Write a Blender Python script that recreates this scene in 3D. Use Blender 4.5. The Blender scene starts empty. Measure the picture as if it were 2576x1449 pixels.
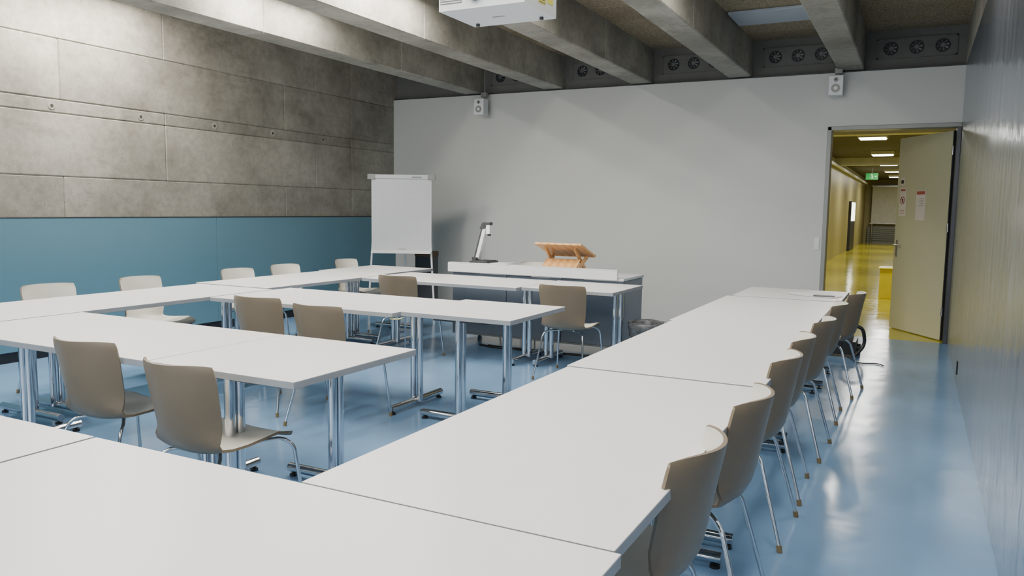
import bpy, bmesh, math, random
from mathutils import Vector, Matrix
random.seed(4)
S=bpy.context.scene

# ---------------------------------------------------------------- materials
def new_mat(name):
    m=bpy.data.materials.new(name); m.use_nodes=True
    nt=m.node_tree; b=nt.nodes['Principled BSDF']
    return m,nt,b
def srgb(r,g,b):
    f=lambda c:(c/255/12.92) if c/255<=.04045 else ((c/255+.055)/1.055)**2.4
    return (f(r),f(g),f(b),1)
def coords(nt,scale=(1,1,1)):
    tc=nt.nodes.new('ShaderNodeTexCoord'); mp=nt.nodes.new('ShaderNodeMapping')
    mp.inputs['Scale'].default_value=scale
    nt.links.new(tc.outputs['Object'],mp.inputs['Vector']); return mp.outputs['Vector']
def noise(nt,vec,scale,detail=4,rough=.55):
    n=nt.nodes.new('ShaderNodeTexNoise'); n.inputs['Scale'].default_value=scale
    n.inputs['Detail'].default_value=detail; n.inputs['Roughness'].default_value=rough
    nt.links.new(vec,n.inputs['Vector']); return n.outputs['Fac']
def ramp(nt,fac,stops):
    r=nt.nodes.new('ShaderNodeValToRGB'); e=r.color_ramp.elements
    e[0].position,e[0].color=stops[0]; e[1].position,e[1].color=stops[-1]
    for p,c in stops[1:-1]:
        x=e.new(p); x.color=c
    nt.links.new(fac,r.inputs['Fac']); return r.outputs['Color']
def mix(nt,a,b,fac,mode='MULTIPLY'):
    m=nt.nodes.new('ShaderNodeMix'); m.data_type='RGBA'; m.blend_type=mode
    if isinstance(fac,(int,float)): m.inputs[0].default_value=fac
    else: nt.links.new(fac,m.inputs[0])
    for i,v in ((6,a),(7,b)):
        if isinstance(v,tuple): m.inputs[i].default_value=v
        else: nt.links.new(v,m.inputs[i])
    return m.outputs[2]
def bump(nt,b,h,strength=.2,dist=.01):
    n=nt.nodes.new('ShaderNodeBump'); n.inputs['Strength'].default_value=strength
    n.inputs['Distance'].default_value=dist
    nt.links.new(h,n.inputs['Height']); nt.links.new(n.outputs['Normal'],b.inputs['Normal'])
def simple(name,col,rough=.5,metal=0.,var=.06,scale=6,spec=.5,bumps=0,coat=0):
    m,nt,b=new_mat(name)
    v=coords(nt); n=noise(nt,v,scale)
    c0=tuple(c*(1-var) for c in col[:3])+(1,); c1=tuple(min(1,c*(1+var)) for c in col[:3])+(1,)
    nt.links.new(ramp(nt,n,[(.3,c0),(.7,c1)]),b.inputs['Base Color'])
    b.inputs['Roughness'].default_value=rough; b.inputs['Metallic'].default_value=metal
    b.inputs['Specular IOR Level'].default_value=spec
    b.inputs['Coat Weight'].default_value=coat
    if bumps: bump(nt,b,noise(nt,v,220,3),bumps,.002)
    return m
def concrete(name,dark,light,seamvar=.2):
    m,nt,b=new_mat(name)
    v=coords(nt)
    big=noise(nt,v,1.3,6,.62); fine=noise(nt,v,14,5,.65); vf=noise(nt,v,70,3,.6)
    c=ramp(nt,big,[(.25,dark),(.5,tuple((a+b_)/2 for a,b_ in zip(dark,light))),(.78,light)])
    c=mix(nt,c,ramp(nt,fine,[(.3,(.66,.645,.62,1)),(.6,(1,1,1,1))]),.6)
    c=mix(nt,c,ramp(nt,vf,[(.3,(.75,.74,.72,1)),(.6,(1,1,1,1))]),.45)
    st=noise(nt,coords(nt,(1,.8,2.6)),2.2,5,.7)
    c=mix(nt,c,ramp(nt,st,[(.28,(.6,.58,.55,1)),(.45,(1,1,1,1))]),.6)
    # lighter cement bloom, horizontal
    bl=noise(nt,coords(nt,(1,.35,1.6)),1.1,4,.6)
    c=mix(nt,c,ramp(nt,bl,[(.45,(1,1,1,1)),(.75,(1.22,1.22,1.21,1))]),1)
    vo=nt.nodes.new('ShaderNodeTexVoronoi'); vo.inputs['Scale'].default_value=11
    nt.links.new(coords(nt,(1,1,1.3)),vo.inputs['Vector'])
    pores=ramp(nt,vo.outputs['Distance'],[(.03,(.35,.33,.3,1)),(.085,(1,1,1,1))])
    c=mix(nt,c,pores,.75)
    g=nt.nodes.new('ShaderNodeNewGeometry')
    c=mix(nt,c,ramp(nt,g.outputs['Random Per Island'],[(0,(1-seamvar,)*3+(1,)),(1,(1,1,1,1))]),1)
    nt.links.new(c,b.inputs['Base Color'])
    b.inputs['Roughness'].default_value=.7; b.inputs['Specular IOR Level'].default_value=.35
    bump(nt,b,fine,.25,.01)
    return m

M_conc=concrete('concrete_wall',srgb(126,121,111),srgb(190,185,173),.24)
M_beam=concrete('concrete_beam',srgb(130,127,118),srgb(194,190,178))
M_groove=simple('groove_dark',srgb(60,56,50),.9)
M_white=simple('white_wall_panel',srgb(200,201,196),.42,var=.012,scale=.8)
M_band=simple('grey_upper_band',srgb(108,108,104),.8)
M_blue=simple('blue_wainscot',srgb(96,136,152),.42,var=.03,scale=.7)
M_base=simple('dark_skirting',srgb(28,30,34),.5)
M_jamb=simple('steel_frame_grey',srgb(134,136,132),.4,metal=.2)
M_jambd=simple('steel_frame_dark',srgb(62,64,68),.4,metal=.5)
M_top=simple('table_laminate_white',srgb(214,213,212),.36,var=.01,scale=3,bumps=.08)
M_edge=simple('table_edge_grey',srgb(138,142,146),.45)
M_chrome=simple('chrome',srgb(205,208,212),.09,metal=1,var=.01)
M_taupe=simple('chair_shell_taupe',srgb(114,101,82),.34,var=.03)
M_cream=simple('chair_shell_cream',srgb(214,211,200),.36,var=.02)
M_rub=simple('rubber_foot_amber',srgb(118,102,72),.6)
M_black=simple('black_plastic',srgb(22,22,24),.4)
M_dark=simple('dark_grey_plastic',srgb(55,57,60),.4)
M_fan=simple('fan_blade_grey',srgb(104,106,106),.45,metal=.3)
M_plw=simple('white_plastic',srgb(222,224,224),.35,var=.01)
M_cab=simple('desk_panel_grey',srgb(112,120,130),.4,var=.03)
M_cabtop=simple('desk_worktop_grey',srgb(196,198,200),.35,var=.01)
M_alu=simple('brushed_aluminium',srgb(170,172,174),.3,metal=.9)
M_panel=simple('ceiling_panel_bluegrey',srgb(176,186,196),.4,var=.02)
M_bag=simple('bin_liner',srgb(86,88,90),.25,var=.4,scale=30)
M_paper=simple('paper',srgb(222,222,218),.7,var=.01)
M_sign=simple('notice_sheet',srgb(222,214,204),.6,var=.01)
M_green=simple('exit_green',srgb(30,150,70),.5)
M_red=simple('sign_red',srgb(176,92,80),.6)
M_lab=simple('label_yellow',srgb(225,210,30),.5)
M_clip=simple('clip_cream',srgb(186,182,140),.5)
M_blk2=simple('ink',srgb(60,58,56),.7)
M_door=simple('door_leaf_cream',srgb(197,195,164),.3,var=.02,scale=1.5)
M_ywall=simple('corridor_wall_olive',srgb(170,160,108),.4,var=.06,scale=1)
M_ybox=simple('yellow_box_paint',srgb(226,205,20),.4)
M_corrceil=simple('corridor_ceiling_grey',srgb(84,82,80),.8,var=.2)
M_corrwhite=simple('corridor_white',srgb(205,205,204),.5)
M_orange=simple('orange_pipe',srgb(190,80,30),.5)

# wood
M_wood,nt,b=new_mat('beech_wood')
w=nt.nodes.new('ShaderNodeTexWave'); w.inputs['Scale'].default_value=9; w.inputs['Distortion'].default_value=4
nt.links.new(coords(nt,(.4,3,3)),w.inputs['Vector'])
nt.links.new(ramp(nt,w.outputs['Fac'],[(0,srgb(192,142,86)),(1,srgb(214,168,112))]),b.inputs['Base Color'])
b.inputs['Roughness'].default_value=.4

# wood-wool ceiling
M_ceil,nt,b=new_mat('wood_wool_ceiling')
v=coords(nt); a=noise(nt,v,45,6,.8); d=noise(nt,v,1.2,3)
c=ramp(nt,a,[(.35,srgb(112,100,82)),(.5,srgb(166,152,128)),(.66,srgb(204,192,166))])
c=mix(nt,c,ramp(nt,d,[(.3,(.85,.83,.8,1)),(.7,(1,1,1,1))]),.7)
g=nt.nodes.new('ShaderNodeNewGeometry')
c=mix(nt,c,ramp(nt,g.outputs['Random Per Island'],[(0,(.72,.70,.66,1)),(1,(1,1,1,1))]),1)
nt.links.new(c,b.inputs['Base Color']); b.inputs['Roughness'].default_value=.95
bump(nt,b,a,.6,.01)

# epoxy floors
def epoxy(name,col,r=.16):
    m,nt,b=new_mat(name); v=coords(nt)
    n=noise(nt,v,.9,5,.6)
    c0=tuple(x*.88 for x in col[:3])+(1,); c1=tuple(min(1,x*1.1) for x in col[:3])+(1,)
    nt.links.new(ramp(nt,n,[(.3,c0),(.7,c1)]),b.inputs['Base Color'])
    rr=nt.nodes.new('ShaderNodeMapRange'); rr.inputs['To Min'].default_value=r*.7; rr.inputs['To Max'].default_value=r*1.5
    nt.links.new(noise(nt,v,2.5,4),rr.inputs['Value']); nt.links.new(rr.outputs[0],b.inputs['Roughness'])
    b.inputs['Specular IOR Level'].default_value=.5
    bump(nt,b,noise(nt,v,3.5,2,.4),.18,.02)
    return m
M_floor=epoxy('blue_epoxy_floor',srgb(114,148,182))
M_yfloor=epoxy('yellow_epoxy_floor',srgb(200,188,48),.12)

# satin metal wall cladding
M_metal,nt,b=new_mat('satin_metal_cladding')
v=coords(nt,(1,5,.25)); n=noise(nt,v,2.2,5,.6)
c=ramp(nt,n,[(.3,srgb(156,165,176)),(.7,srgb(186,194,204))])
nt.links.new(c,b.inputs['Base Color']); b.inputs['Metallic'].default_value=.85
rr=nt.nodes.new('ShaderNodeMapRange'); rr.inputs['To Min'].default_value=.15; rr.inputs['To Max'].default_value=.32
nt.links.new(n,rr.inputs['Value']); nt.links.new(rr.outputs[0],b.inputs['Roughness'])
bump(nt,b,noise(nt,coords(nt,(1,1.6,.9)),2.5,3,.5),.45,.04)

def emis(name,col,st):
    m,nt,b=new_mat(name); b.inputs['Base Color'].default_value=col
    b.inputs['Emission Color'].default_value=col; b.inputs['Emission Strength'].default_value=st; return m
M_lamp=emis('lamp_diffuser',(1,.97,.9,1),6)
M_lampc=emis('corridor_lamp_diffuser',(1,.98,.88,1),12)
M_glow=emis('lit_display',(1,1,.85,1),4)

# flipchart paper with fine grid
M_flip,nt,b=new_mat('flipchart_paper')
br=nt.nodes.new('ShaderNodeTexBrick'); br.offset=0; br.inputs['Scale'].default_value=1
br.inputs['Brick Width'].default_value=.03; br.inputs['Row Height'].default_value=.03; br.inputs['Mortar Size'].default_value=.0012
br.inputs['Color1'].default_value=srgb(206,207,210); br.inputs['Color2'].default_value=srgb(206,207,210); br.inputs['Mortar'].default_value=srgb(184,186,192)
tc=nt.nodes.new('ShaderNodeTexCoord'); sx=nt.nodes.new('ShaderNodeSeparateXYZ'); cb=nt.nodes.new('ShaderNodeCombineXYZ')
nt.links.new(tc.outputs['Object'],sx.inputs[0]); nt.links.new(sx.outputs['X'],cb.inputs['X']); nt.links.new(sx.outputs['Z'],cb.inputs['Y'])
nt.links.new(cb.outputs[0],br.inputs['Vector']); nt.links.new(br.outputs['Color'],b.inputs['Base Color']); b.inputs['Roughness'].default_value=.6

# ---------------------------------------------------------------- mesh builder
class MB:
    def __init__(s): s.v=[]; s.f=[]; s.m=[]; s.sm=[]; s.mats=[]; s.x=Matrix.Identity(4)
    def mi(s,mat):
        if mat not in s.mats: s.mats.append(mat)
        return s.mats.index(mat)
    def add(s,vs,fs,mat,smooth=False):
        o=len(s.v); s.v+=[tuple(s.x@Vector(p)) for p in vs]
        k=s.mi(mat)
        for f in fs: s.f.append([i+o for i in f]); s.m.append(k); s.sm.append(smooth)
    def hexa(s,p,mat):
        s.add(p,[(3,2,1,0),(4,5,6,7),(0,1,5,4),(1,2,6,5),(2,3,7,6),(3,0,4,7)],mat)
    def box(s,a,b,mat):
        x0,x1=sorted((a[0],b[0]));y0,y1=sorted((a[1],b[1]));z0,z1=sorted((a[2],b[2]))
        s.hexa([(x0,y0,z0),(x1,y0,z0),(x1,y1,z0),(x0,y1,z0),(x0,y0,z1),(x1,y0,z1),(x1,y1,z1),(x0,y1,z1)],mat)
    def tube(s,pts,r,mat,n=12,caps=True,r1=None):
        pts=[Vector(p) for p in pts]; rings=[]; N=len(pts)
        t0=(pts[1]-pts[0]).normalized()
        up=Vector((0,0,1)) if abs(t0.z)<.9 else Vector((1,0,0))
        u=t0.cross(up).normalized()
        for i,p in enumerate(pts):
            if i==0: t=t0
            elif i==N-1: t=(pts[-1]-pts[-2]).normalized()
            else: t=((pts[i]-pts[i-1]).normalized()+(pts[i+1]-pts[i]).normalized()).normalized()
            u=(u-t*u.dot(t)).normalized(); w=t.cross(u)
            rr=r if r1 is None else r+(r1-r)*i/(N-1)
            rings.append([tuple(p+(u*math.cos(2*math.pi*k/n)+w*math.sin(2*math.pi*k/n))*rr) for k in range(n)])
        vs=[q for rg in rings for q in rg]; fs=[]
        for i in range(N-1):
            for k in range(n):
                a=i*n+k;b_=i*n+(k+1)%n; fs.append((a,b_,b_+n,a+n))
        s.add(vs,fs,mat,True)
        if caps:
            s.add(rings[0],[tuple(reversed(range(n)))],mat); s.add(rings[-1],[tuple(range(n))],mat)
    def cyl(s,a,b,r,mat,n=20,r1=None): s.tube([a,b],r,mat,n,True,r1)
    def obj(s,name,bevel=0,loc=None,rot=0,segs=2,mesh_only=False):
        me=bpy.data.meshes.new(name); me.from_pydata(s.v,[],s.f)
        for mt in s.mats: me.materials.append(mt)
        for p,k,sm in zip(me.polygons,s.m,s.sm): p.material_index=k; p.use_smooth=sm
        me.update()
        if mesh_only: return me
        o=bpy.data.objects.new(name,me); S.collection.objects.link(o)
        if loc: o.location=loc
        o.rotation_euler=(0,0,rot)
        if bevel:
            md=o.modifiers.new('bevel','BEVEL'); md.width=bevel; md.segments=segs; md.limit_method='ANGLE'; md.angle_limit=math.radians(50)
        return o
def arc(p0,p1,p2,n=6):
    p0,p1,p2=map(Vector,(p0,p1,p2))
    return [p0*(1-t)**2+p1*2*t*(1-t)+p2*t*t for t in [i/n for i in range(n+1)]]
def rpath(pts,r,n=5):
    pts=[Vector(p) for p in pts]; out=[pts[0]]
    for i in range(1,len(pts)-1):
        a=(pts[i-1]-pts[i]); c=(pts[i+1]-pts[i]); rr=min(r,a.length*.45,c.length*.45)
        out+=arc(pts[i]+a.normalized()*rr,pts[i],pts[i]+c.normalized()*rr,n)
    out.append(pts[-1]); return out

XL,XR,YB,YF=-7.5,.385,10.41,-3.6
ZT,ZC=3.19,3.66
# ---------------------------------------------------------------- room shell
m=MB(); m.box((XL-.3,YF-.2,-.1),(XR+.3,YB+.02,0),M_floor); m.obj('floor')
m=MB()
rows=[(0,1.352,[3.5,7.2]),(1.352,1.76,[-.6,2.1,4.91,7.97,9.35]),(1.76,2.37,[.6,3.3,6.11,8.57,9.35]),
      (2.37,2.50,[.6,3.3,6.11,9.35]),(2.50,3.08,[-.6,2.1,4.91,7.97,9.35]),(3.08,3.9,[.6,3.3,6.11,8.57,9.35])]
for z0,z1,se in rows:
    ys=[YF-.2]+se+[YB+.12]
    for a,b_ in zip(ys[:-1],ys[1:]): m.box((XL-.25,a,z0),(XL,b_,z1),M_conc)
for y in [1.0,1.95,2.9,3.86,4.82,5.8,6.8,7.75,8.72]:
    z=2.435
    m.tube([(XL-.002,y,z),(XL+.004,y,z)],.038,M_beam,20); m.tube([(XL+.0035,y,z),(XL+.006,y,z)],.016,M_groove,16)
m.obj('wall_left',bevel=.011,segs=1)
m=MB()
for a,b_ in zip([YF,-.2,3.2,6.77],[-.2,3.2,6.77,YB-.002]):
    m.box((XL+.002,a+.002,.1),(XL+.035,b_-.002,1.352),M_blue)
m.box((XL+.002,YF,1.352),(XL+.037,YB-.002,1.362),M_jambd)
m.obj('wall_panel_left',bevel=.002,segs=1)
m=MB(); m.box((XL+.002,YF,0),(XL+.022,YB-.002,.1),M_base); m.obj('baseboard_left')
DX0,DX1,DZ=-1.04,.385,2.55
m=MB()
m.box((XL,YB,0),(DX0,YB+.2,ZT),M_white)
m.box((DX0,YB,DZ),(XR+.3,YB+.2,ZT),M_white)
m.obj('wall_back')
m=MB(); m.box((XL-.2,YB+.1,ZT),(XR+.3,YB+.3,3.9),M_band)
m.box((XL,YB,ZT),(XR,YB+.1,ZT+.012),M_jambd)
m.obj('wall_back_upper')
m=MB()
for a,b_ in zip([YF-.2,-.8,2.2,5.2,8.2],[-.8,2.2,5.2,8.2,YB]):
    m.box((XR,a,0),(XR+.2,b_,ZT),M_metal)
m.box((XR-.0,YF-.2,ZT),(XR+.2,YB+.1,3.9),M_beam)
m.obj('wall_right')
m=MB()
WZ0,WZ1=.8,3.1
m.box((XL-.2,YF-.2,0),(XR+.2,YF,WZ0),M_white); m.box((XL-.2,YF-.2,WZ1),(XR+.2,YF,3.9),M_white)
for x0,x1 in [(XL-.2,-6.9),(-4.6,-4.2),(-1.9,-1.5),(.1,XR+.2)]: m.box((x0,YF-.2,WZ0),(x1,YF,WZ1),M_white)
m.obj('wall_front')
for i,(x0,x1) in enumerate([(-6.9,-4.6),(-4.2,-1.9),(-1.5,.1)]):
    m=MB(); t=.06
    for a,b_ in [((x0,WZ0),(x0+t,WZ1)),((x1-t,WZ0),(x1,WZ1)),((x0,WZ0),(x1,WZ0+t)),((x0,WZ1-t),(x1,WZ1)),(((x0+x1)/2-.03,WZ0),((x0+x1)/2+.03,WZ1))]:
        m.box((a[0],YF-.14,a[1]),(b_[0],YF-.06,b_[1]),M_jambd)
    m.obj('window_%d'%(i+1))
m=MB()
y=YF
while y<YB+.1:
    x=XL
    while x<XR+.2:
        m.box((x,y,ZC),(x+1.31,y+.62,ZC+.05),M_ceil); x+=1.31
    y+=.62
m.box((XL-.2,YF-.2,ZC+.045),(XR+.3,YB+.3,ZC+.15),M_ceil)
m.obj('ceiling',bevel=.004,segs=1)
BR=[-5.90,-4.59,-3.285,-1.98,-.67]
for i,xr in enumerate(BR):
    m=MB(); off=[0.2,1.1,.5,1.7,.9][i]
    ys=[YF]+[YF+off+k*2.35 for k in range(1,6) if YF+off+k*2.35<YB-.3]+[YB+.12]
    for a,b_ in zip(ys[:-1],ys[1:]): m.box((xr-.29,a,3.212),(xr,b_,ZC+.02),M_beam)
    m.obj('ceiling_beam',bevel=.011,segs=1)
m=MB(); m.box((-1.96,8.85,3.63),(-.98,9.45,3.658),M_panel); m.obj('ceiling_panel',bevel=.004)

# door frame + leaf
m=MB()
m.box((DX0-.004,YB-.012,0),(DX0+.045,YB+.21,DZ),M_jamb)
m.box((DX0,YB-.012,DZ-.045),(XR-.001,YB+.21,DZ+.004),M_jamb)
m.box((XR-.045,YB-.012,0),(XR-.001,YB+.21,DZ-.045),M_jambd)
m.obj('door_frame',bevel=.004)
h=Vector((.345,10.6)); e=Vector((-.235,11.52)); L=(e-h).length
ang=math.atan2(e.y-h.y,e.x-h.x)
m=MB()
m.box((0,-.03,.01),(L,.03,2.48),M_door)
m.box((-.004,-.034,.01),(.012,.034,2.48),M_jambd)
yv=.031
def onleaf(x0,x1,z0,z1,mat,d=.003): m.box((x0,yv,z0),(x1,yv+d,z1),mat)
onleaf(.47,.66,1.43,1.80,M_sign)
onleaf(.48,.65,1.75,1.79,M_red,.005)
for k in range(5): onleaf(.50,.60-.02*(k%2),1.70-k*.022,1.704-k*.022,M_blk2,.004)
onleaf(.88,1.02,1.48,1.84,M_sign)
onleaf(.90,1.00,1.80,1.825,M_red,.005)
for k in range(3): onleaf(.90,1.00,1.51+k*.02,1.516+k*.02,M_red,.004)
ring=[(.95+.045*math.cos(t),yv+.006,1.68+.045*math.sin(t)) for t in [i*math.pi/12 for i in range(25)]]
m.tube(ring,.005,M_red,6,False); m.tube([(.918,yv+.006,1.648),(.982,yv+.006,1.712)],.004,M_red,6)
onleaf(.935,.965,1.655,1.70,M_blk2,.004)
onleaf(.93,1.02,1.88,1.97,M_sign)
onleaf(.945,1.005,1.895,1.94,M_blk2,.004)
for sgn in (1,-1):
    m.box((1.0,sgn*.03,.95),(1.04,sgn*.037,1.17),M_alu)
    m.tube(rpath([(1.02,sgn*.03,1.1),(1.02,sgn*.085,1.1),(.89,sgn*.085,1.1)],.02),.010,M_alu,10)
    m.tube([(1.02,sgn*.03,1.0),(1.02,sgn*.045,1.0)],.012,M_alu,12)
for z in (.3,1.3,2.2): m.cyl((0,.035,z),(0,.035,z+.1),.012,M_alu,10)
m.obj('door_1',bevel=.002,loc=(h.x,h.y,0),rot=ang)

# ---------------------------------------------------------------- corridor
m=MB(); m.box((-2.7,YB+.02,-.1),(1.5,46,0),M_yfloor); m.obj('floor_corridor')
m=MB(); m.box((-2.7,YB+.3,0),(-2.5,46,2.9),M_ywall); m.box((-2.7,YB+.3,2.9),(-2.5,46,3.3),M_corrwhite); m.obj('wall_corridor_left')
m=MB(); m.box((1.2,YB+.2,0),(1.4,46,3.3),M_ywall); m.obj('wall_corridor_right')
m=MB(); m.box((-2.7,YB+.2,3.28),(1.4,46,3.4),M_corrceil)
m.box((-2.7,YB+.2,3.0),(1.4,YB+.3,3.3),M_corrceil)
for y in [17,27.6]: m.box((-2.5,y,3.05),(1.2,y+.35,3.28),M_corrwhite)
m.obj('ceiling_corridor')
m=MB(); m.box((-2.7,45,0),(1.4,45.2,3.3),M_ywall); m.obj('wall_corridor_end')
m=MB(); m.box((-2.15,44.5,1.05),(0.3,44.6,2.9),M_corrwhite); m.box((-2.2,44.48,1.0),(.35,44.62,1.05),M_alu); m.box((-2.2,44.48,2.9),(.35,44.62,2.95),M_alu)
m.cyl((-2.1,44.55,0),(-2.1,44.55,1.0),.04,M_alu); m.cyl((.25,44.55,0),(.25,44.55,1.0),.04,M_alu); m.obj('whiteboard')
m=MB()
for k in range(7): m.box((-2.3,44.72,.15+k*.1),(.2,44.82,.22+k*.1),M_jamb)
m.box((-2.3,44.82,0),(.2,44.95,.9),M_jamb); m.obj('radiator')
m=MB(); m.box((-.55,15.4,.0),(-.05,15.95,.53),M_ybox); m.box((-.58,15.37,.53),(-.02,15.98,.55),M_ybox); m.obj('yellow_box_seat',bevel=.01)
for y in [14.5,19.5,25,30,35,40]:
    m=MB(); m.box((-1.3,y-.3,3.18),(-.7,y+.3,3.28),M_plw); m.box((-1.27,y-.27,3.165),(-.73,y+.27,3.185),M_lampc)
    m.obj('ceiling_lamp',bevel=.02)
m=MB(); m.tube([(-2.35,11,3.0),(-2.35,43,3.0)],.05,M_plw); m.tube([(-2.3,16.0,3.1),(1.1,16.0,3.1)],.03,M_orange)
m.obj('ceiling_pipe')
m=MB(); m.box((-1.75,31,2.72),(-1.35,31.06,2.95),M_green); m.box((-1.56,30.99,2.76),(-1.52,31,2.87),M_plw)
m.box((-1.58,30.99,2.88),(-1.54,31,2.92),M_plw); m.box((-1.46,30.99,2.82),(-1.39,31,2.85),M_plw); m.cyl((-1.55,31.03,2.95),(-1.55,31.03,3.28),.012,M_jamb)
m.obj('exit_sign')
m=MB(); m.box((-2.499,34.4,0),(-2.4,36.6,2.0),M_jambd); m.box((-2.41,34.5,1.2),(-2.39,36.5,1.97),M_glow); m.obj('lit_display_case')

# ---------------------------------------------------------------- tables
TH=.77
def table(x0,x1,y0,y1,rot=0,dz=0):
    cx_,cy_=(x0+x1)/2,(y0+y1)/2; w,d=x1-x0,y1-y0
    m=MB(); T_=TH+dz
    m.box((-w/2,-d/2,T_-.003),(w/2,d/2,T_),M_top); m.box((-w/2,-d/2,T_-.032),(w/2,d/2,T_-.003),M_edge)
    alongx=w>=d-.001
    Lh=(w if alongx else d)/2; Wd=(d if alongx else w)
    def tr(a,b_,z): return (a,b_,z) if alongx else (b_,a,z)
    for sg in (-1,1):
        a=sg*(Lh-.10)
        for o in (-.029,.029):
            m.tube([tr(a+o,0,.04),tr(a+o,0,TH-.035)],.024,M_chrome,16)
        m.tube([tr(a,-Wd*.37,.045),tr(a,Wd*.37,.045)],.026,M_chrome,16)
        m.box(tr(a-.045,-.2,TH-.05),tr(a+.045,.2,TH-.033),M_dark)
        for q in (-1,1):
            m.cyl(tr(a,q*Wd*.34,0),tr(a,q*Wd*.34,.012),.022,M_black,14); m.cyl(tr(a,q*Wd*.34,.012),tr(a,q*Wd*.34,.03),.008,M_black,10)
    for q in (-1,1):
        p0=tr(-(Lh-.14),q*Wd*.2-.012,TH-.062); p1=tr(Lh-.14,q*Wd*.2+.012,TH-.033); m.box(p0,p1,M_dark)
    m.obj('conference_table',bevel=.0015,loc=(cx_,cy_,0),rot=math.radians(rot),segs=1)
T=[(-1.42,-.54,1.553,3.343,0),(-1.43,-.535,3.362,5.165,0),(-1.46,-.56,5.187,6.995,0),(-1.42,-.53,7.02,7.93,0),
   (-2.253,-.522,.64,1.545,0),(-4.06,-2.262,.64,1.545,-.1),(-5.87,-4.07,.64,1.545,0),
   (-3.165,-2.27,2.44,3.345,0.2),(-4.97,-3.178,2.44,3.345,0),
   (-3.2,-2.33,4.52,5.42,0),(-4.99,-3.215,4.44,5.345,0),
   (-3.28,-2.37,6.58,7.43,0),(-5.09,-3.295,6.50,7.40,0),
   (-5.89,-4.985,1.56,3.35,0),(-5.93,-5.02,3.368,5.155,0),(-6.01,-5.11,5.185,6.975,0),(-6.1,-5.2,7.0,8.02,0)]
for k,t in enumerate(T): table(*t,dz=[0,.002,-.002,.001][k%4])
m=MB()
for k,(x,y,r) in enumerate([(-.78,7.45,.1),(-.72,7.38,-.3),(-.86,7.5,.5)]):
    m.x=Matrix.Translation((x,y,TH+.0025+.0015*k))@Matrix.Rotation(r,4,'Z'); m.box((-.15,-.105,0),(.15,.105,.001),M_paper)
m.x=Matrix.Translation((-.7,7.36,TH+.0075)); m.box((-.08,-.05,0),(.09,.05,.004),M_black)
m.obj('paper_sheets')
m=MB(); m.tube(rpath([(-3.25,4.50,.728),(-3.25,4.455,.725),(-3.18,4.455,.725),(-3.18,4.53,.728)],.02),.006,M_clip,8); m.obj('table_link_clip')

# ---------------------------------------------------------------- chair mesh
def chair_mesh():
    m=MB(); m.x=Matrix.Diagonal((.99,1.1,1,1))
    prof=[(.225,.438),(.215,.452),(.18,.463),(.12,.466),(.04,.459),(-.04,.451),(-.11,.449),(-.16,.459),(-.195,.485),(-.215,.525),(-.228,.58),(-.238,.64),(-.248,.70),(-.258,.76),(-.267,.81),(-.272,.838),(-.273,.85)]
    wid=[.19,.205,.218,.224,.226,.224,.216,.206,.20,.198,.202,.208,.213,.217,.218,.214,.207]
    NU=18; P=[]
    for i,((y,z),w) in enumerate(zip(prof,wid)):
        s=i/(len(prof)-1); back=max(0,min(1,(s-.38)/.25)); back=back*back*(3-2*back)
        row=[]
        for k in range(NU+1):
            u=-1+2*k/NU
            x=u*w
            yy=y+back*.085*abs(u)**2.0
            zz=z+(1-back)*(.028*abs(u)**2.4 - (.012 if i<3 else 0)*abs(u)**2)
            if i>=14: zz-= .012*abs(u)**6*(i-13)/3
            row.append(Vector((x,yy,zz)))
        P.append(row)
    NV=len(P)
    Nn=[[None]*(NU+1) for _ in range(NV)]
    for i in range(NV):
        for k in range(NU+1):
            a=P[min(i+1,NV-1)][k]-P[max(i-1,0)][k]; b_=P[i][min(k+1,NU)]-P[i][max(k-1,0)]
            n=b_.cross(a).normalized()
            if n.z<0 and i<8: n=-n
            if i>=8 and n.y<0: n=-n
            Nn[i][k]=n
    th=.011
    top=[tuple(P[i][k]) for i in range(NV) for k in range(NU+1)]
    bot=[tuple(P[i][k]-Nn[i][k]*th) for i in range(NV) for k in range(NU+1)]
    W=NU+1
    f=[(i*W+k,i*W+k+1,(i+1)*W+k+1,(i+1)*W+k) for i in range(NV-1) for k in range(NU)]
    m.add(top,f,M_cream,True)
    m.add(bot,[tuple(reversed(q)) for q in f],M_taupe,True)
    per=[k for k in range(W)]+[i*W+NU for i in range(1,NV)]+[(NV-1)*W+k for k in range(NU-1,-1,-1)]+[i*W for i in range(NV-2,0,-1)]
    ring=[top[q] for q in per]+[bot[q] for q in per]; n=len(per)
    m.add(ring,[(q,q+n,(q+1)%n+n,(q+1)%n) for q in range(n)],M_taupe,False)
    for sx in (-1,1):
        m.tube(rpath([(sx*.06,.02,.432),(sx*.165,.19,.437),(sx*.205,.222,.40),(sx*.235,.262,.012)],.05),.0085,M_chrome,10)
        m.tube(rpath([(sx*.06,-.05,.430),(sx*.165,-.13,.425),(sx*.19,-.165,.39),(sx*.235,-.262,.012)],.05),.0085,M_chrome,10)
        m.tube([(sx*.06,.03,.430),(sx*.06,-.06,.428)],.0085,M_chrome,10)
        for sy in (1,-1):
            m.tube([(sx*.2335,sy*.2585,.03),(sx*.236,sy*.2625,.0)],.0115,M_rub,12)
    m.box((-.08,-.08,.434),(.08,.06,.444),M_dark)
    return m.obj('chair',mesh_only=True)
CM=chair_mesh()
def chair(x,y,rot):
    o=bpy.data.objects.new('chair',CM); S.collection.objects.link(o); o.location=(x,y,0); o.rotation_euler=(0,0,math.radians(rot))
    return o
for y,dx,r in [(2.19,-.02,90),(2.89,0.0,91),(3.77,-.01,89),(4.39,-.02,92),(5.2,0.01,88),(6.15,.01,91),(7.1,.08,84)]:
    chair(-.735+dx,y,r)
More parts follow.
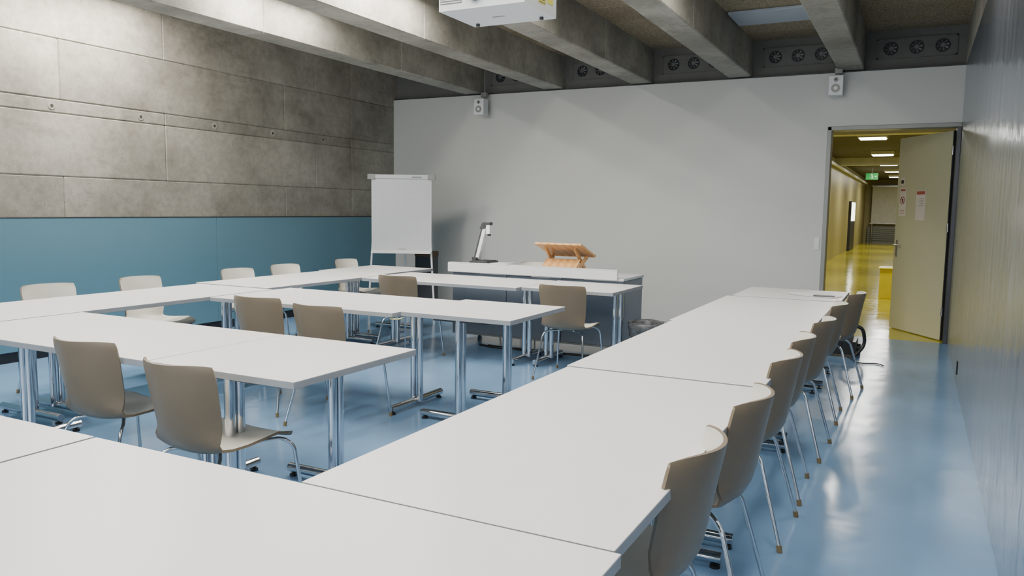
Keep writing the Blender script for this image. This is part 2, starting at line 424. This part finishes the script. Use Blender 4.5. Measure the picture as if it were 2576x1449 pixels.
for x,y,r in [(-2.72,2.46,-2),(-3.57,2.61,3),(-4.23,4.39,3),(-3.54,4.26,-1),(-4.45,6.43,2),(-2.73,6.47,2)]: chair(x,y,r)
for x,y,r in [(-5.95,3.86,-92),(-5.97,4.73,-88),(-6.0,5.89,-90),(-6.05,6.63,-91),(-6.1,7.76,-88)]: chair(x,y,r)
chair(-4.15,8.52,180)

# ---------------------------------------------------------------- teacher's desk
m=MB()
X0,X1,Y0,Y1,ZD=-4.62,-2.58,7.47,8.12,.82
m.box((X0,Y0,ZD-.028),(X1,Y1,ZD),M_cabtop)
xs=[X0+.02,X0+.70,X0+1.35,X1-.02]
for a,b_ in zip(xs[:-1],xs[1:]):
    m.box((a+.003,Y0+.03,.12),(b_-.003,Y0+.05,ZD-.035),M_cab)
    m.box((a+.003,Y0+.05,.12),(b_-.003,Y1-.03,.14),M_cab)
for x in xs: m.box((x-.012,Y0+.05,.1),(x+.012,Y1-.02,ZD-.03),M_cab)
m.box((X1-.03,Y0+.03,.1),(X1-.012,Y1-.02,ZD-.03),M_cab)
m.box((X0+.02,Y0+.04,.1),(X1-.02,Y1-.05,.118),M_jamb)
m.box((X0-.01,Y0-.03,.80),(X1-.06,Y0-.008,.895),M_cabtop)
m.box((X0-.01,Y0-.03,.895),(X1-.06,Y0+.05,.905),M_cabtop)
for x in (X0+.08,X0+.95,X1-.1):
    for y in (Y0+.1,Y1-.1):
        m.cyl((x-.015,y,.032),(x+.015,y,.032),.032,M_black,16); m.box((x-.02,y-.02,.06),(x+.02,y+.02,.1),M_alu)
m.obj('lecturer_desk',bevel=.004)
m=MB()
m.tube(rpath([(-4.2,7.42,.015),(-4.0,7.36,.015),(-3.6,7.42,.015),(-3.2,7.38,.015),(-3.0,7.42,.015)],.15),.012,M_black,8)
m.tube(rpath([(-4.1,7.44,.015),(-3.9,7.4,.015),(-3.4,7.34,.015),(-2.9,7.43,.015)],.15),.010,M_black,8)
m.obj('power_cable')
bx,by=-4.40,7.8
m=MB(); m.box((bx-.10,by-.14,ZD+.001),(bx+.34,by+.16,ZD+.06),M_plw); m.obj('equipment_box',bevel=.006)
# document camera: flat base plate, leaning column, head with lens
m=MB(); z=ZD+.061
m.box((bx-.09,by-.12,z),(bx+.14,by+.14,z+.03),M_dark); m.box((bx-.02,by-.10,z+.03),(bx+.13,by+.11,z+.036),M_black)
def beam2(p,q,wx,wy,mat):
    p=Vector(p);q=Vector(q)
    o=[Vector((-wx,-wy,0)),Vector((wx,-wy,0)),Vector((wx,wy,0)),Vector((-wx,wy,0))]
    m.hexa([tuple(p+k) for k in o]+[tuple(q+k) for k in o],mat)
beam2((bx-.055,by,z+.03),(bx+.045,by,z+.40),.022,.03,M_plw)
beam2((bx-.085,by,z+.03),(bx+.017,by,z+.40),.010,.032,M_dark)
beam2((bx+.02,by,z+.39),(bx+.055,by,z+.46),.036,.034,M_dark)
m.box((bx+.03,by-.036,z+.435),(bx+.12,by+.036,z+.468),M_dark)
m.box((bx+.07,by-.034,z+.335),(bx+.118,by+.034,z+.436),M_plw); m.cyl((bx+.094,by,z+.315),(bx+.094,by,z+.337),.02,M_black,16)
m.tube([(bx-.07,by-.02,z+.03),(bx-.07,by-.02,z+.065)],.042,M_dark,16)
m.obj('document_camera',bevel=.005)
m=MB(); m.box((bx+.16,by-.1,ZD+.062),(bx+.36,by+.14,ZD+.074),M_plw); m.obj('paper_tray',bevel=.003)
# tabletop lectern
m=MB(); lx,ly=-3.38,7.82; zb=ZD+.001
def slab(p,d,mat):
    p=[Vector(q) for q in p]; n=(p[1]-p[0]).cross(p[3]-p[0]).normalized()*d
    m.hexa([tuple(q) for q in p]+[tuple(q+n) for q in p],mat)
slab([(lx-.27,ly-.2,1.13),(lx+.27,ly-.2,1.13),(lx+.27,ly+.22,.99),(lx-.27,ly+.22,.99)],.022,M_wood)
m.box((lx-.27,ly+.205,.985),(lx+.27,ly+.225,1.03),M_wood)
for sx in (-1,1):
    x=lx+sx*.2
    for (ya,za,yb_,zb_) in [(-.17,zb+.022,.16,.995),(.18,zb+.022,-.13,1.095)]:
        ox=(0 if ya<0 else -sx*.03)
        a=Vector((x+ox,ly+ya,za)); c=Vector((x+ox,ly+yb_,zb_))
        d=(c-a).normalized(); pn=Vector((0,-d.z,d.y))*.022
        ex=Vector((.01,0,0))
        m.hexa([tuple(q) for q in (a-pn-ex,a-pn+ex,a+pn+ex,a+pn-ex,c-pn-ex,c-pn+ex,c+pn+ex,c+pn-ex)],M_wood)
slab([(lx-.2,ly-.16,zb+.05),(lx+.2,ly-.16,zb+.05),(lx+.2,ly-.03,.965),(lx-.2,ly-.03,.965)],.012,M_wood)
m.box((lx-.22,ly-.19,zb),(lx+.22,ly-.15,zb+.022),M_wood); m.box((lx-.22,ly+.16,zb),(lx+.22,ly+.2,zb+.022),M_wood)
m.obj('tabletop_lectern',bevel=.003)

# flip chart
m=MB()
w=.42
m.box((-w,-.012,.88),(w,.012,1.93),M_plw)
m.box((-w+.012,-.016,.9),(w-.012,-.0125,1.9),M_flip)
m.box((-w-.02,-.03,1.9),(w+.02,.02,1.955),M_cabtop)
for sx in (-1,1): m.box((sx*w-.05,-.04,1.89),(sx*w+.05,.025,1.962),M_jamb)
m.box((-w,-.075,.86),(w,.0,.885),M_plw); m.box((.15,-.045,1.915),(.28,-.031,1.93),M_jamb)
m.box((-.04,-.0168,.915),(.07,-.0162,.925),M_jamb)
for sx in (-1,1): m.tube([(sx*.36,.03,1.85),(sx*.47,-.03,.0)],.014,M_plw,10); m.cyl((sx*.47,-.03,0),(sx*.47,-.03,.03),.02,M_black,12)
m.tube([(0,.03,1.7),(0,.6,.0)],.014,M_plw,10); m.tube([(-.44,0,.45),(.44,0,.45)],.010,M_plw,8); m.tube([(0,.45,.42),(0,.0,.45)],.008,M_plw,8)
m.obj('flip_chart',bevel=.004,loc=(-6.44,9.12,0),rot=math.radians(26))
M_card=simple('cardboard_dark',srgb(96,76,58),.8)
m=MB(); m.box((-.14,-.1,.0),(.14,.1,.78),M_dark); m.box((-.145,-.105,.78),(.145,.105,.86),M_card); m.obj('storage_box',bevel=.005,loc=(-6.5,9.85,0))

# trash bin
m=MB(); n=28; c=(-2.2,7.05)
def ringv(r,z,k,jr=0): return (c[0]+(r+jr)*math.cos(2*math.pi*k/n),c[1]+(r+jr)*math.sin(2*math.pi*k/n),z)
prof=[(.125,0),(.135,.2),(.15,.43)]
vs=[ringv(r,z,k) for r,z in prof for k in range(n)]
m.add(vs,[(i*n+k,i*n+(k+1)%n,(i+1)*n+(k+1)%n,(i+1)*n+k) for i in range(2) for k in range(n)],M_dark,True)
m.add([ringv(.125,.004,k) for k in range(n)],[tuple(range(n))],M_dark)
prof=[(.158,.33),(.168,.40),(.172,.452),(.16,.468),(.148,.455),(.14,.38),(.1,.2)]
vs=[]
for i,(r,z) in enumerate(prof):
    for k in range(n): vs.append(ringv(r,z+random.uniform(-.006,.006),k,random.uniform(-.007,.007)))
m.add(vs,[(i*n+k,i*n+(k+1)%n,(i+1)*n+(k+1)%n,(i+1)*n+k) for i in range(len(prof)-1) for k in range(n)],M_bag,True)
m.obj('waste_bin')

# vacuum cleaner beyond the last chair
m=MB(); vx,vy=-.64,9.0
m.box((vx-.16,vy-.18,.03),(vx+.14,vy+.18,.17),M_black); m.box((vx-.12,vy-.14,.17),(vx+.10,vy+.12,.22),M_dark)
for sx in (-1,1): m.cyl((vx-.01+sx*.152,vy+.1,.06),(vx-.01+sx*.182,vy+.1,.06),.06,M_black,20)
m.tube(rpath([(vx+.02,vy-.1,.2),(vx+.04,vy-.2,.34),(vx+.20,vy-.2,.34),(vx+.23,vy-.15,.14),(vx+.12,vy-.25,.02)],.10,8),.018,M_black,12)
m.tube(rpath([(vx+.05,vy-.2,.02),(vx+.2,vy-.5,.008),(vx+.36,vy-.4,.008),(vx+.42,vy-.5,.008)],.1),.006,M_black,6)
m.obj('vacuum_cleaner',bevel=.03,segs=3)

# ---------------------------------------------------------------- speakers
def speaker(x,z,polez):
    m=MB(); y=YB-.17
    m.box((-.08,-.075,-.115),(.08,.075,.115),M_plw)
    def disc(zc,r,mat,d): m.tube([(0,-.075,zc),(0,-.075-d,zc)],r,mat,24)
    disc(-.035,.06,M_plw,.006); disc(-.035,.05,M_jamb,.009); disc(-.035,.022,M_plw,.012)
    disc(.065,.034,M_plw,.006); disc(.065,.026,M_jamb,.009); disc(.065,.011,M_dark,.011)
    m.tube([(0,.075,0),(0,.165,0)],.014,M_jamb,10); m.box((-.035,.155,-.05),(.035,.169,.05),M_jamb)
    m.tube([(0.03,.05,.08),(0.03,.05,polez-z)],.008,M_jamb,8)
    m.box((-.03,.03,.15),(.06,.105,.22),M_jamb)
    m.obj('wall_speaker',bevel=.018,segs=3,loc=(x,y,z))
speaker(-5.81,2.985,3.62); speaker(-.955,3.01,3.22)

# ---------------------------------------------------------------- vents with fans
for xr in BR:
    m=MB(); x0=xr+.12; x1=x0+.84; yb=YB+.1
    m.box((x0,yb-.012,3.33),(x1,yb-.001,3.56),M_band)
    for a,b_ in [((x0,3.33),(x1,3.345)),((x0,3.545),(x1,3.56)),((x0,3.33),(x0+.015,3.56)),((x1-.015,3.33),(x1,3.56))]:
        m.box((a[0],yb-.02,a[1]),(b_[0],yb-.012,b_[1]),M_band)
    for k in range(3):
        cxx=x0+.15+k*.27; cz=3.445
        m.tube([(cxx,yb-.012,cz),(cxx,yb-.016,cz)],.076,M_black,28)
        rg=[(cxx+.074*math.cos(t),yb-.018,cz+.074*math.sin(t)) for t in [i*math.pi/14 for i in range(29)]]
        m.tube(rg,.003,M_jambd,6,False)
        m.tube([(cxx,yb-.016,cz),(cxx,yb-.034,cz)],.024,M_fan,18)
        for j in range(8):
            t=j*math.pi/4+.2; ca,sa=math.cos(t),math.sin(t)
            p=[(.022,-.006),(.064,-.011),(.064,.011),(.022,.006)]
            pts=[(cxx+a*ca-b_*sa,yb-.022-(.006 if b_>0 else 0),cz+a*sa+b_*ca) for a,b_ in p]
            m.add(pts+[(q[0],q[1]+.002,q[2]) for q in pts],[(0,1,2,3),(7,6,5,4),(0,4,5,1),(1,5,6,2),(2,6,7,3),(3,7,4,0)],M_fan)
    m.obj('ventilation_grille')

# ---------------------------------------------------------------- projector
m=MB(); a=(-2.47,3.86,2.6); b3=(-1.93,4.27,2.76)
m.box(a,b3,M_plw)
m.box((a[0]+.01,a[1]-.002,2.635),(a[0]+.15,a[1]+.01,2.75),M_jamb)
for k in range(8): m.box((a[0]+.015,a[1]-.006,2.64+k*.0135),(a[0]+.145,a[1],2.645+k*.0135),M_plw)
m.cyl((a[0]+.24,a[1]-.03,2.69),(a[0]+.24,a[1]+.02,2.69),.052,M_dark,28); m.cyl((a[0]+.24,a[1]-.033,2.69),(a[0]+.24,a[1]-.028,2.69),.04,M_black,28)
m.box((a[0]+.33,a[1]-.002,2.64),(b3[0]-.03,a[1]+.01,2.74),M_jamb)
for k in range(7): m.box((a[0]+.335,a[1]-.006,2.645+k*.0135),(b3[0]-.035,a[1],2.65+k*.0135),M_plw)
m.box((b3[0]-.005,4.03,2.64),(b3[0]+.002,4.12,2.70),M_lab); m.box((b3[0]-.005,4.03,2.71),(b3[0]+.002,4.12,2.75),M_paper)
for k in range(4): m.box((b3[0],4.035,2.645+k*.014),(b3[0]+.003,4.115,2.649+k*.014),M_blk2)
m.box((b3[0]-.005,4.14,2.66),(b3[0]+.002,4.22,2.74),M_lab)
m.box((-2.25,4.08,2.5985),(-2.17,4.095,2.6),M_jamb)
for x in (a[0]+.06,b3[0]-.06): m.cyl((x,4.2,2.585),(x,4.2,2.6),.012,M_dark,12)
m.box((-2.28,3.98,2.76),(-2.12,4.15,2.79),M_alu); m.cyl((-2.2,4.06,2.79),(-2.2,4.06,ZC),.025,M_alu,16)
m.obj('ceiling_projector',bevel=.012,segs=3)
m=MB(); m.box((XR-.008,7.85,.1),(XR,7.92,.22),M_black); m.obj('wall_socket',bevel=.003)
m=MB(); m.box((DX0-.09,YB-.01,1.05),(DX0-.03,YB,1.2),M_plw); m.box((DX0-.08,YB-.014,1.08),(DX0-.04,YB-.01,1.13),M_plw); m.obj('light_switch',bevel=.002)

# ---------------------------------------------------------------- lights
def area(name,loc,sx,sy,power,col=(1,.955,.885),rot=(0,0,0)):
    l=bpy.data.lights.new(name,'AREA'); l.shape='RECTANGLE'; l.size=sx; l.size_y=sy; l.energy=power; l.color=col
    o=bpy.data.objects.new(name,l); S.collection.objects.link(o); o.location=loc; o.rotation_euler=rot; return o
bays=[(-7.0,5.0),(-5.62,6.0),(-4.3,6.0),(-2.79,5.9),(-1.47,5.9),(-.12,5.4)]
for i,(x,yc) in enumerate(bays):
    for j,y in enumerate((yc,yc-3.5,yc-7)):
        m=MB(); m.box((x-.09,y-.75,3.60),(x+.09,y+.75,3.655),M_plw); m.box((x-.075,y-.73,3.594),(x+.075,y+.73,3.602),M_lamp)
        m.obj('linear_luminaire',bevel=.004)
        p=[36,42,42][j]
        if i==0: p=[130,85,50][j]
        elif i<=2 and j==0: p=75
        area('luminaire_light',(x,y,3.588),.15,1.45,p)
for y in [14.5,19.5,25,30,35,40]:
    area('corridor_light',(-1,y,3.15),.5,.5,66,(1,.98,.92))
# daylight entering the windows behind the camera
for x0,x1 in [(-6.9,-4.6),(-4.2,-1.9),(-1.5,.1)]:
    area('window_daylight',((x0+x1)/2,YF-.17,(WZ0+WZ1)/2),x1-x0,WZ1-WZ0,85*(x1-x0)/2.3,(.88,.94,1),(math.radians(90),0,0))
w=bpy.data.worlds.new('World'); S.world=w; w.use_nodes=True
nt=w.node_tree; bg=nt.nodes['Background']
sky=nt.nodes.new('ShaderNodeTexSky'); sky.sky_type='HOSEK_WILKIE'; sky.sun_direction=(.3,.6,.6); sky.turbidity=4
nt.links.new(sky.outputs[0],bg.inputs['Color']); bg.inputs['Strength'].default_value=.8

# ---------------------------------------------------------------- camera
f=1975; cx,cy=1288,724.5
def d(px,py): return Vector((px-cx,-(py-cy),-f)).normalized()
Yv=d(2310,540); Xv=-d(-2575,473); Xv=(Xv-Yv*Xv.dot(Yv)).normalized(); Zv=Xv.cross(Yv)
R=Matrix((Xv,Yv,Zv))
cam=bpy.data.cameras.new('camera'); co=bpy.data.objects.new('camera',cam); S.collection.objects.link(co)
cam.sensor_width=36; cam.lens=f/2576*36; cam.clip_start=.05; cam.clip_end=200
co.matrix_world=Matrix.Translation((0,0,1.5))@R.to_4x4()
S.camera=co
